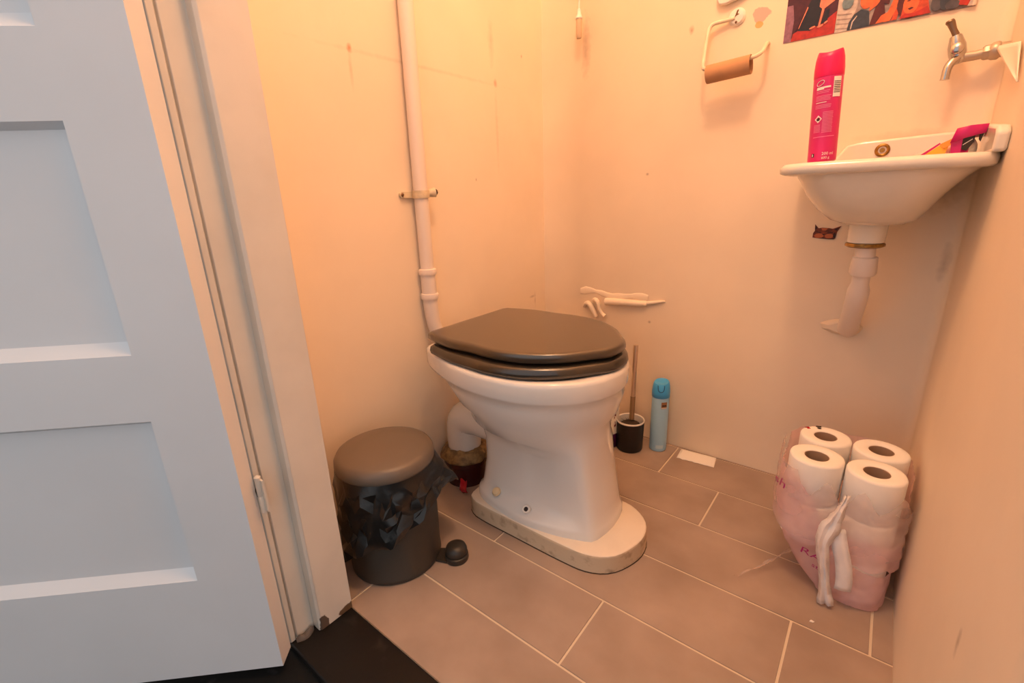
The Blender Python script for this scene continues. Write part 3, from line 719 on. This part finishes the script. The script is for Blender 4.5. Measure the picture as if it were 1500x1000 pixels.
g = G(); g.tube([(.764, -.135, .612), (.7635, -.130, .585), (.763, -.123, .570), (.762, -.112, .545), (.758, -.07, .50), (.755, -.035, .470), (.754, -.012, .458), (.754, .004, .452)], [.016, .016, .0205, .0205, .0205, .021, .022, .022], 22); g.build('pipe_run', 'pipe', wpz)
g = G(); rr = []
for (r, y) in ((.034, -.001), (.030, -.008), (.022, -.013)):
    rr.append([(.748+(r+.008*noise.noise((math.cos(a)*2, math.sin(a)*2, 0)))*math.cos(a)*(1.5 if math.cos(a) < 0 else 1), y, .455+(r*.6)*math.sin(a)) for a in [2*PI*k/28 for k in range(28)]])
g.rings(rr); g.build('plaster_collar', 'wall', wpz)

# pink spray can on the rim
KX, KY, KZ, KR = .669, -.222, .8333, .0238
k = thing('spray_can', (KX, KY, KZ), 'tall bright pink deodorant spray can standing on the basin rim', 'spray can')
g = G(); g.lathe([(.021, 0), (.0235, .0015), (KR, .005), (KR, .148), (.0228, .152)], (KX, KY, KZ), seg=44); body = g.build('can', 'pink_can', k, sharp=50)
g = G(); rr = []
for (r, z, n_) in ((KR, .149, 0), (.0242, .150, 0), (.0242, .163, 0), (.0228, .180, 0), (.0205, .189, .4), (.019, .191, .9), (.015, .186, 1.4), (.004, .180, 0)):
    rr.append([(KX+r*math.cos(a), KY+r*math.sin(a), KZ+z+.006*n_*(abs(math.cos(a))**2-.35)) for a in [2*PI*q/44 for q in range(44)]])
g.rings(rr); g.build('cap', 'pink_cap', k, sharp=55)
wk = wrap(KX, KY, KR, math.atan2(-1.367-KY, .793-KX)); wz = lambda u_, v_, d=.0004: wk(u_, KZ+v_, d)
g = G()
patch(g, wz, .0085, .0225, .112, .146, 0)                                     # pale code panel
for i in range(7): patch(g, wz, .0095, .0215, .119+.0030*i, .1203+.0030*i, 1, .0008)
patch(g, wz, -.0185, .0175, .044, .0452, 2)
def lines(u0, u1, v1, n, dv, mm, jit=.004):
    for i in range(n): patch(g, wz, u0, u1-jit*abs(noise.noise((i*3.1, v1*99, 0))), v1-i*dv-.0011, v1-i*dv, mm)
lines(-.0185, .004, .125, 2, .0027, 2); lines(-.0185, .0065, .1165, 4, .0024, 2); lines(-.0180, .0, .1055, 1, .002, 0); lines(-.0185, .0075, .101, 3, .0024, 2)
lines(-.0045, .0125, .088, 15, .0025, 2, .003); lines(-.0185, -.0065, .0665, 6, .0024, 2, .002)
for (u0, u1, v) in ((-.0185, -.006, .127), (-.018, .0045, .129)): patch(g, wz, u0, u1, v, v+.0028, 0)
g.tube([wz(-.0125+.0062*math.cos(a), .1385+.0042*math.sin(a)+.3*.0062*math.cos(a), .0006) for a in [2*PI*q/24 for q in range(25)]], .0005, 6, 0)
s_ = .0062; cu, cv = -.0115, .0765
g.add([wz(cu-s_, cv), wz(cu, cv-s_*1.1), wz(cu+s_, cv), wz(cu, cv+s_*1.1)], [(0, 1, 2, 3)], 0, False)
g.add([wz(cu-.0022, cv-.003, .0007), wz(cu+.0022, cv-.003, .0007), wz(cu+.0026, cv+.0005, .0007), wz(cu+.0006, cv+.0035, .0007), wz(cu-.0008, cv+.0006, .0007), wz(cu-.0022, cv+.0018, .0007)], [(0, 1, 2, 3, 4, 5)], 1, False)
patch(g, wz, -.0185, -.0135, .009, .0155, 1); patch(g, wz, -.0168, -.0155, .010, .0145, 0, .0008)
for (txt, sz, u0, v0) in (('200 ml', .0072, -.001, .0115), ('600 g', .0060, -.001, .0045)):
    vs, fs = text_geo(txt, sz); g.add([wz(u0+a, v0+b_, .0006) for a, b_ in vs], fs, 0, False)
g.build('label_print', ['white_print', 'dk', 'pink_light'], body)
k.rotation_euler = (0, R(-3.2), 0)

# crumpled packet in the basin
pk = thing('tissue_packet', (.86, -.15, .74), 'torn magenta and yellow packet lying in the basin at the right end', 'packet')
g = G()
def pouch(xs, m):
    rr = []
    for (x, zb, zt, th) in xs:
        zc, hh = (zb+zt)/2, (zt-zb)/2
        rr.append([(x, -.15+th*math.cos(a), zc+hh*math.sin(a)) for a in [2*PI*q/14 for q in range(14)]])
    g.rings(rr, m)
pouch([(.806, .829, .836, .004), (.825, .812, .846, .018), (.845, .803, .856, .026), (.858, .803, .862, .03)], 0)
pouch([(.858, .803, .862, .03), (.868, .806, .864, .032), (.882, .815, .862, .03)], 1)
pouch([(.882, .815, .862, .03), (.890, .829, .858, .024), (.8945, .834, .85, .010)], 2)
g.build('pouch', ['palepink', 'pink_pack', 'white_pl'], pk, sharp=30)
g = G()
def fp_(pts, m, y=-.182, dy=.0): g.add([(x, y+dy*i, z) for i, (x, z) in enumerate(pts)], [list(range(len(pts)))], m, False)
g.prism([(.8215, -.178, .834), (.843, -.182, .851), (.8545, -.184, .8475), (.851, -.184, .834)], (0, .004, 0), 0)
g.prism([(.842, -.184, .852), (.8615, -.186, .8625), (.8565, -.187, .849), (.848, -.186, .8445)], (0, .003, 0), 1)
g.prism([(.871, -.187, .862), (.8865, -.186, .866), (.886, -.186, .852), (.879, -.186, .838), (.8715, -.187, .842)], (0, .003, 0), 2)
g.prism([(.8915, -.185, .868), (.8975, -.184, .869), (.8945, -.184, .852), (.8915, -.185, .856)], (0, .003, 0), 2)
g.prism([(.8725, -.1885, .8475), (.8725, -.1885, .8488), (.8835, -.1875, .8575), (.884, -.1875, .8565)], (0, .002, 0), 3)
g.prism([(.815, -.170, .834), (.842, -.180, .855), (.8435, -.180, .8525), (.823, -.174, .835)], (0, .003, 0), 4)
g.build('print', ['yellow', 'orange', 'dk', 'white_print', 'pink_pack'], pk)
g = G(); fr = [(.8605, -.188, .8755), (.878, -.186, .879), (.9005, -.186, .8795)]; lo = [(.8545, -.192, .8515), (.874, -.192, .8595), (.898, -.190, .8655)]
bk = [(.862, -.17, .872), (.879, -.166, .876), (.899, -.165, .877)]
g.sheet([lo, fr, bk, [(x, -.145, .862) for x, _, _ in bk]], 0, False); g.build('flap', 'pink_pack', pk, solid=.0012)
g = G(); g.prism([(.8565, -.188, .853), (.871, -.188, .858), (.8715, -.188, .834), (.859, -.188, .834)], (0, .006, 0)); g.build('side_tab', 'pink_pack', pk)

# tap
tp = thing('tap', (.90, -.03, 1.015), 'small worn chrome cold water tap on the wall above the basin', 'tap')
TY = -.034
g = G(); g.lathe([(.014, .0), (.0155, .003), (.015, .010), (.011, .016), (.0085, .018)], (.9035, TY, 1.017), axis=(-1, 0, -.05), seg=24)
g.tube([(.916, TY, 1.018), (.895, TY, 1.0165), (.870, TY, 1.014), (.850, TY, 1.014)], [.009, .0088, .0085, .009], 16)
g.lathe([(.0105, -.004), (.0125, 0), (.0125, .010), (.0105, .013)], (.893, TY, 1.0165), axis=(-1, 0, -.05), seg=8); g.lathe([(.0125, 0), (.0125, .02)], (.917, TY, 1.017), axis=(-1, 0, 0), seg=18)
g.build('wall_fitting', 'chrome_dull', tp)
g = G(); g.lathe([(.006, -.014), (.011, -.010), (.0135, .004), (.0135, .018), (.0105, .030), (.009, .036), (.006, .038)], (.846, TY, 1.018), axis=(-.25, 0, .97), seg=22); g.lathe([(.0085, 0), (.010, .002), (.010, .006), (.006, .009)], (.843, TY-.010, 1.028), axis=(-.1, -1, .1), seg=18); g.build('valve_body', 'chrome', tp)
g = G(); g.tube([(.8385, TY, 1.052), (.832, TY, 1.064), (.8255, TY, 1.078)], [.0055, .005, .0065], 14); g.lathe([(.0062, 0), (.0072, .003), (.006, .006)], (.8255, TY, 1.076), axis=(-.35, 0, .93), seg=12); g.build('spindle', mat('dull brown spindle', (.22, .15, .10), .4, metal=.7), tp)
g = G(); g.tube([(.850, TY, 1.014), (.845, TY-.006, 1.012), (.838, TY-.012, 1.006), (.834, TY-.016, .996), (.8335, TY-.018, .980), (.8335, TY-.018, .976)], [.0085, .008, .0075, .007, .0068, .0075], 16, smooth=1); g.build('spout', 'chrome', tp)

# peeling sheet in the corner beside the tap
g = G(); pts = [(.9, -.008, 1.022), (.908, -.055, 1.034), (.9125, -.13, 1.022), (.9125, -.165, .955)]
grid = []
for i in range(9):
    t = i/8; row = []
    for j in range(9):
        s_ = j/8
        a = Vector(pts[0]).lerp(Vector(pts[1]), s_) if True else 0
        top = Vector((.897, -.022, 1.026)).lerp(Vector((.9125, -.19, .998)), s_)
        bot = Vector((.9115, -.262, .930))
        p = top.lerp(bot, t); row.append((min(p.x+.002*math.sin(3*s_), .9145), p.y, p.z))
    grid.append(row)
g.sheet(grid); tag(g.build('peeled_paint', mat('peeled paint skin', (.86, .76, .66), .6), org=(.91, -.09, .95), solid=.0015), 'triangular flap of pale peeling paint on the right wall beside the tap', 'paint flap')

# cat sticker under the basin
def flat(name, polys, mats, label, cat, org, group=None, y=-.0012, t=.0008):
    g = G()
    for i, (m, pts) in enumerate(polys): g.prism([(x, y-.0002*i, z) for x, z in pts], (0, t, 0), m)
    return tag(g.build(name, mats, org=org), label, cat, group)
def ell(cx, cz, a, b, n=20, rot=0): return [(cx+a*math.cos(2*PI*k/n)*math.cos(rot)-b*math.sin(2*PI*k/n)*math.sin(rot), cz+a*math.cos(2*PI*k/n)*math.sin(rot)+b*math.sin(2*PI*k/n)*math.cos(rot)) for k in range(n)]
flat('cat_sticker', [(0, [(.6505, .669), (.6505, .679), (.6535, .685), (.652, .7005), (.6605, .691), (.668, .6925), (.682, .6915), (.689, .690), (.7055, .697), (.699, .683), (.697, .667), (.688, .6655), (.664, .667)]),
                     (2, ell(.6635, .6735, .0095, .0055)), (2, ell(.684, .673, .0085, .0055)), (1, [(.6555, .6845), (.667, .681), (.667, .6795), (.6575, .682)]), (1, [(.679, .680), (.692, .6835), (.691, .681), (.679, .6785)]),
                     (1, [(.669, .6775), (.676, .6775), (.673, .674)]), (1, [(.665, .6685), (.683, .667), (.696, .668), (.695, .6655), (.684, .6655), (.667, .667)]), (1, [(.692, .6885), (.702, .694), (.697, .686)]), (1, [(.6535, .6865), (.654, .696), (.658, .691)]),
                     (1, [(.697, .669), (.6955, .683), (.692, .679), (.692, .670)]), (2, [(.666, .692), (.680, .691), (.676, .686), (.669, .686)])],
     ['cat', 'cat_dk', 'cat_lt'], 'ginger cat face sticker on the back wall just below the basin', 'sticker', (.678, 0, .667))

# posters high on the back wall
Zt = 1.235
flat('poster', [(0, [(.534, 1.107), (.6325, 1.107), (.6325, Zt), (.534, Zt)]), (1, [(.534, 1.107), (.549, 1.107), (.551, 1.15), (.546, 1.18), (.534, 1.18)]), (2, [(.549, 1.107), (.6325, 1.107), (.6325, 1.150), (.618, 1.140), (.60, 1.128), (.565, 1.128), (.552, 1.122)]),
                (3, [(.562, 1.126), (.566, 1.15), (.575, 1.17), (.59, 1.2), (.612, 1.2), (.604, 1.168), (.598, 1.13), (.585, 1.122)]), (3, [(.604, 1.13), (.611, 1.155), (.618, 1.158), (.616, 1.134)]), (4, [(.598, 1.165), (.606, 1.158), (.628, 1.172), (.632, 1.2), (.60, 1.2)]),
                (4, [(.600, 1.128), (.604, 1.131), (.608, 1.158), (.604, 1.163)]), (4, ell(.589, 1.127, .006, .002, rot=.3)), (4, ell(.604, 1.127, .006, .0025, rot=.3)), (4, ell(.614, 1.132, .004, .002, rot=.6)), (0, [(.556, 1.128), (.559, 1.128), (.574, 1.17), (.570, 1.172)]), (4, [(.5615, 1.130), (.563, 1.130), (.577, 1.168), (.575, 1.17)])],
     ['p_maroon', 'p_mauve', 'p_red', 'p_black', 'p_skin'], 'dark red photo poster at the left of the two above the basin', 'poster', (.583, 0, 1.107), 'photo posters on the back wall')
ph = [(0, [(.6335, 1.107), (.857, 1.1055), (.857, Zt), (.6335, Zt)]), (1, [(.6335, 1.107), (.656, 1.107), (.668, 1.15), (.662, Zt), (.6335, Zt)])]
for kk in range(4): ph.append((0, [(.634, 1.113+.009*kk), (.660, 1.110+.009*kk), (.660, 1.112+.009*kk), (.634, 1.1155+.009*kk)]))
ph += [(2, [(.655, 1.1075), (.657, 1.122), (.664, 1.135), (.676, 1.142), (.690, 1.136), (.694, 1.108)]), (1, [(.6605, 1.108), (.662, 1.122), (.669, 1.132), (.6705, 1.131), (.664, 1.121), (.6625, 1.108)]), (3, ell(.684, 1.158, .012, .017)), (3, [(.690, 1.135), (.705, 1.145), (.712, 1.19), (.690, 1.19)]), (8, ell(.650, 1.160, .010, .012)),
       (4, [(.694, 1.108), (.700, 1.14), (.712, 1.158), (.716, 1.135), (.722, 1.110)]), (3, [(.704, 1.1085), (.712, 1.122), (.722, 1.126), (.720, 1.110)]), (4, [(.711, 1.145), (.716, 1.19), (.728, 1.19), (.722, 1.14)]), (3, [(.717, 1.109), (.725, 1.135), (.734, 1.165), (.742, 1.16), (.735, 1.125), (.728, 1.109)]), (5, [(.730, 1.109), (.735, 1.128), (.741, 1.128), (.739, 1.109)]),
       (4, ell(.760, 1.136, .024, .030)), (5, [(.745, 1.11), (.748, 1.15), (.760, 1.166), (.772, 1.16), (.784, 1.135), (.790, 1.112), (.78, 1.108), (.752, 1.108)]), (3, ell(.7585, 1.133, .0125, .0185)), (4, [(.754, 1.124), (.758, 1.121), (.764, 1.124), (.760, 1.126)]), (4, ell(.754, 1.138, .003, .0012)), (4, ell(.7635, 1.1385, .003, .0012)), (4, [(.746, 1.14), (.755, 1.153), (.768, 1.151), (.774, 1.13), (.768, 1.162), (.75, 1.162)]), (6, [(.742, 1.1085), (.750, 1.116), (.766, 1.114), (.785, 1.122), (.792, 1.1085)]),
       (7, ell(.800, 1.125, .010, .016)), (1, ell(.795, 1.15, .008, .018)), (2, ell(.812, 1.128, .009, .020)), (8, ell(.820, 1.135, .010, .010)), (7, ell(.824, 1.115, .012, .008)), (3, ell(.833, 1.126, .006, .007)), (6, [(.832, 1.112), (.835, 1.14), (.845, 1.15), (.850, 1.12), (.846, 1.108)]), (1, [(.845, 1.1065), (.850, 1.122), (.857, 1.122), (.857, 1.1065)]), (9, [(.852, 1.106), (.852, Zt), (.857, Zt), (.857, 1.106)])]
flat('poster', ph, ['p_grey', 'p_lgrey', 'p_slate', 'p_orange', 'p_hair', 'p_ora2', 'p_red', 'p_dgrey', 'p_teal', 'p_white'], 'grey and orange crowd photo poster at the right above the tap', 'poster', (.745, 0, 1.105), 'photo posters on the back wall')

# toilet paper holder with a bare cardboard tube
th_ = thing('paper_holder', (.43, 0, 1.07), 'old cream painted wire toilet paper holder on the back wall', 'holder')
g = G(); g.tube([(.424, -.008, 1.181), (.40, -.012, 1.179), (.378, -.016, 1.178), (.369, -.020, 1.170), (.3685, -.030, 1.140), (.3715, -.048, 1.098), (.3725, -.058, 1.078), (.377, -.0615, 1.071), (.39, -.062, 1.0715), (.48, -.062, 1.077), (.492, -.06, 1.078), (.503, -.048, 1.088), (.5035, -.030, 1.102), (.502, -.012, 1.112), (.502, .0, 1.114)], .0046, 12, smooth=2); g.build('wire', 'holder_paint', th_)
g = G(); g.lathe([(.019, 0), (.0195, .002), (.015, .008), (.006, .010)], (.4275, 0, 1.184), axis=(0, -1, 0), seg=28); ro = g.build('rosette', 'white_pl', th_)
g = G(); g.prism([(.4285, -.0108, 1.196), (.432, -.0108, 1.197), (.430, -.0108, 1.189), (.434, -.0108, 1.1875), (.4265, -.0108, 1.1845), (.4235, -.0108, 1.180), (.426, -.0108, 1.189)], (0, .003, 0)); g.lathe([(.0032, 0), (.002, .002)], (.4275, -.008, 1.172), axis=(0, -1, 0), seg=8); g.build('scuff', 'rustm', ro)
g = G(); hp = [(.379, 1.30), (.379, 1.228), (.386, 1.216), (.40, 1.2135), (.425, 1.219), (.449, 1.229), (.455, 1.238), (.455, 1.30)]
g.prism([(x, -.003, z) for x, z in hp], (0, -.012, 0)); g.build('hood', 'white_pl', th_, bevel=.003)
g = G(); g.lathe([(.0205, -.049), (.0205, .049), (.0190, .049), (.0190, -.049), (.0205, -.049)], (.435, -.062, 1.0605), axis=(1, 0, .06), seg=36, cap0=False, cap1=False); tag(g.build('cardboard_tube', 'cardboard', org=(.435, -.062, 1.0575)), 'empty brown cardboard roll tube hanging on the wire paper holder', 'cardboard tube')

# pull cord
pc = thing('pull_cord', (.006, -.03, 1.22), 'white pull cord with a tapered tan handle hanging near the left corner', 'pull cord')
g = G(); g.tube([(.006, -.03, ZC), (.006, -.03, 1.28)], .0022, 8); g.build('cord', 'white_pl', pc)
g = G(); g.lathe([(.003, 1.292), (.0055, 1.290), (.0055, 1.281), (.0105, 1.2695), (.0095, 1.267)], (.006, -.03, 0), seg=20); g.build('bell_cap', 'white_pl', pc)
g = G(); g.lathe([(.008, 1.268), (.0085, 1.262), (.0085, 1.224), (.006, 1.219)], (.006, -.03, 0), seg=20); g.build('handle', mat('tan handle', (.60, .45, .30), .6), pc)

# capped pipe stub and old valve on the back wall
vs_ = thing('pipe_stub', (.16, 0, .44), 'painted over pipe stub and hook fitting on the back wall behind the toilet', 'pipe stub')
g = G(); g.tube([(.100, -.004, .4505), (.13, -.006, .4535), (.20, -.006, .4555), (.236, -.004, .4575), (.242, -.002, .458)], [.012, .0115, .0105, .0095, .005], 18); g.tube([(.235, -.004, .459), (.27, -.0035, .466), (.295, -.0015, .471)], [.006, .005, .003], 10); g.build('stub', 'wall', vs_)
g = G()
rr = []
for k in range(13):
    t = k/12; x = .002+.24*t; hh = .010+.008*noise.noise((t*6, 0, 0)); zc = .476-.004*t+.006*math.sin(t*9)
    rr.append([(x, -.0-(.0025+.0015*noise.noise((t*9, 1, 0)))*max(math.sin(a), 0), zc+hh*math.cos(a)) for a in [PI*q/8 for q in range(9)]])
g.rings(rr, closed=False); g.build('plaster_ridge', 'wall', vs_)
g = G(); g.tube([(.018, -.002, .425), (.030, -.007, .440), (.044, -.010, .436), (.056, -.009, .415), (.066, -.006, .395)], [.006, .008, .009, .009, .007], 12, smooth=2); g.build('bent_pipe', 'wall', vs_)
g = G(); g.tube([(.058, -.008, .452), (.070, -.016, .456), (.078, -.016, .445), (.080, -.014, .428), (.090, -.012, .410), (.101, -.012, .402)], [.007, .008, .0075, .006, .006, .008], 12, smooth=2); g.build('hook', 'wall', vs_)

# ------------------------------------------------------------------ light
def lamp(name, loc, energy, col, size):
    l = bpy.data.lights.new(name, 'POINT'); l.energy = energy; l.color = col; l.shadow_soft_size = size
    o = bpy.data.objects.new(name, l); COL.objects.link(o); o.location = loc; return o
lamp('door_lamp', (.55, -.86, 2.14), 31, (1, .605, .345), .09)
w = bpy.data.worlds.new('daylight'); SC.world = w; w.use_nodes = True
w.node_tree.nodes['Background'].inputs[0].default_value = (.98, .975, .985, 1)
w.node_tree.nodes['Background'].inputs[1].default_value = .75

# ------------------------------------------------------------------ camera
cd = bpy.data.cameras.new('camera'); co = bpy.data.objects.new('camera', cd); COL.objects.link(co)
cd.sensor_width = 36; cd.lens = 36*679.6254/1500; cd.clip_start = .01
co.matrix_world = Matrix.Translation((.7928, -1.3668, .7872)) @ Matrix.Rotation(R(38.8028), 4, 'Z') @ Matrix.Rotation(R(72.8124), 4, 'X') @ Matrix.Rotation(R(-2.0863), 4, 'Z')
SC.camera = co
vs = SC.view_settings; vs.view_transform = 'Standard'; vs.look = 'None'; vs.gamma = 1; vs.exposure = 0; vs.use_curve_mapping = False
SC.cycles.max_bounces = 10; SC.cycles.transparent_max_bounces = 16; SC.cycles.diffuse_bounces = 6
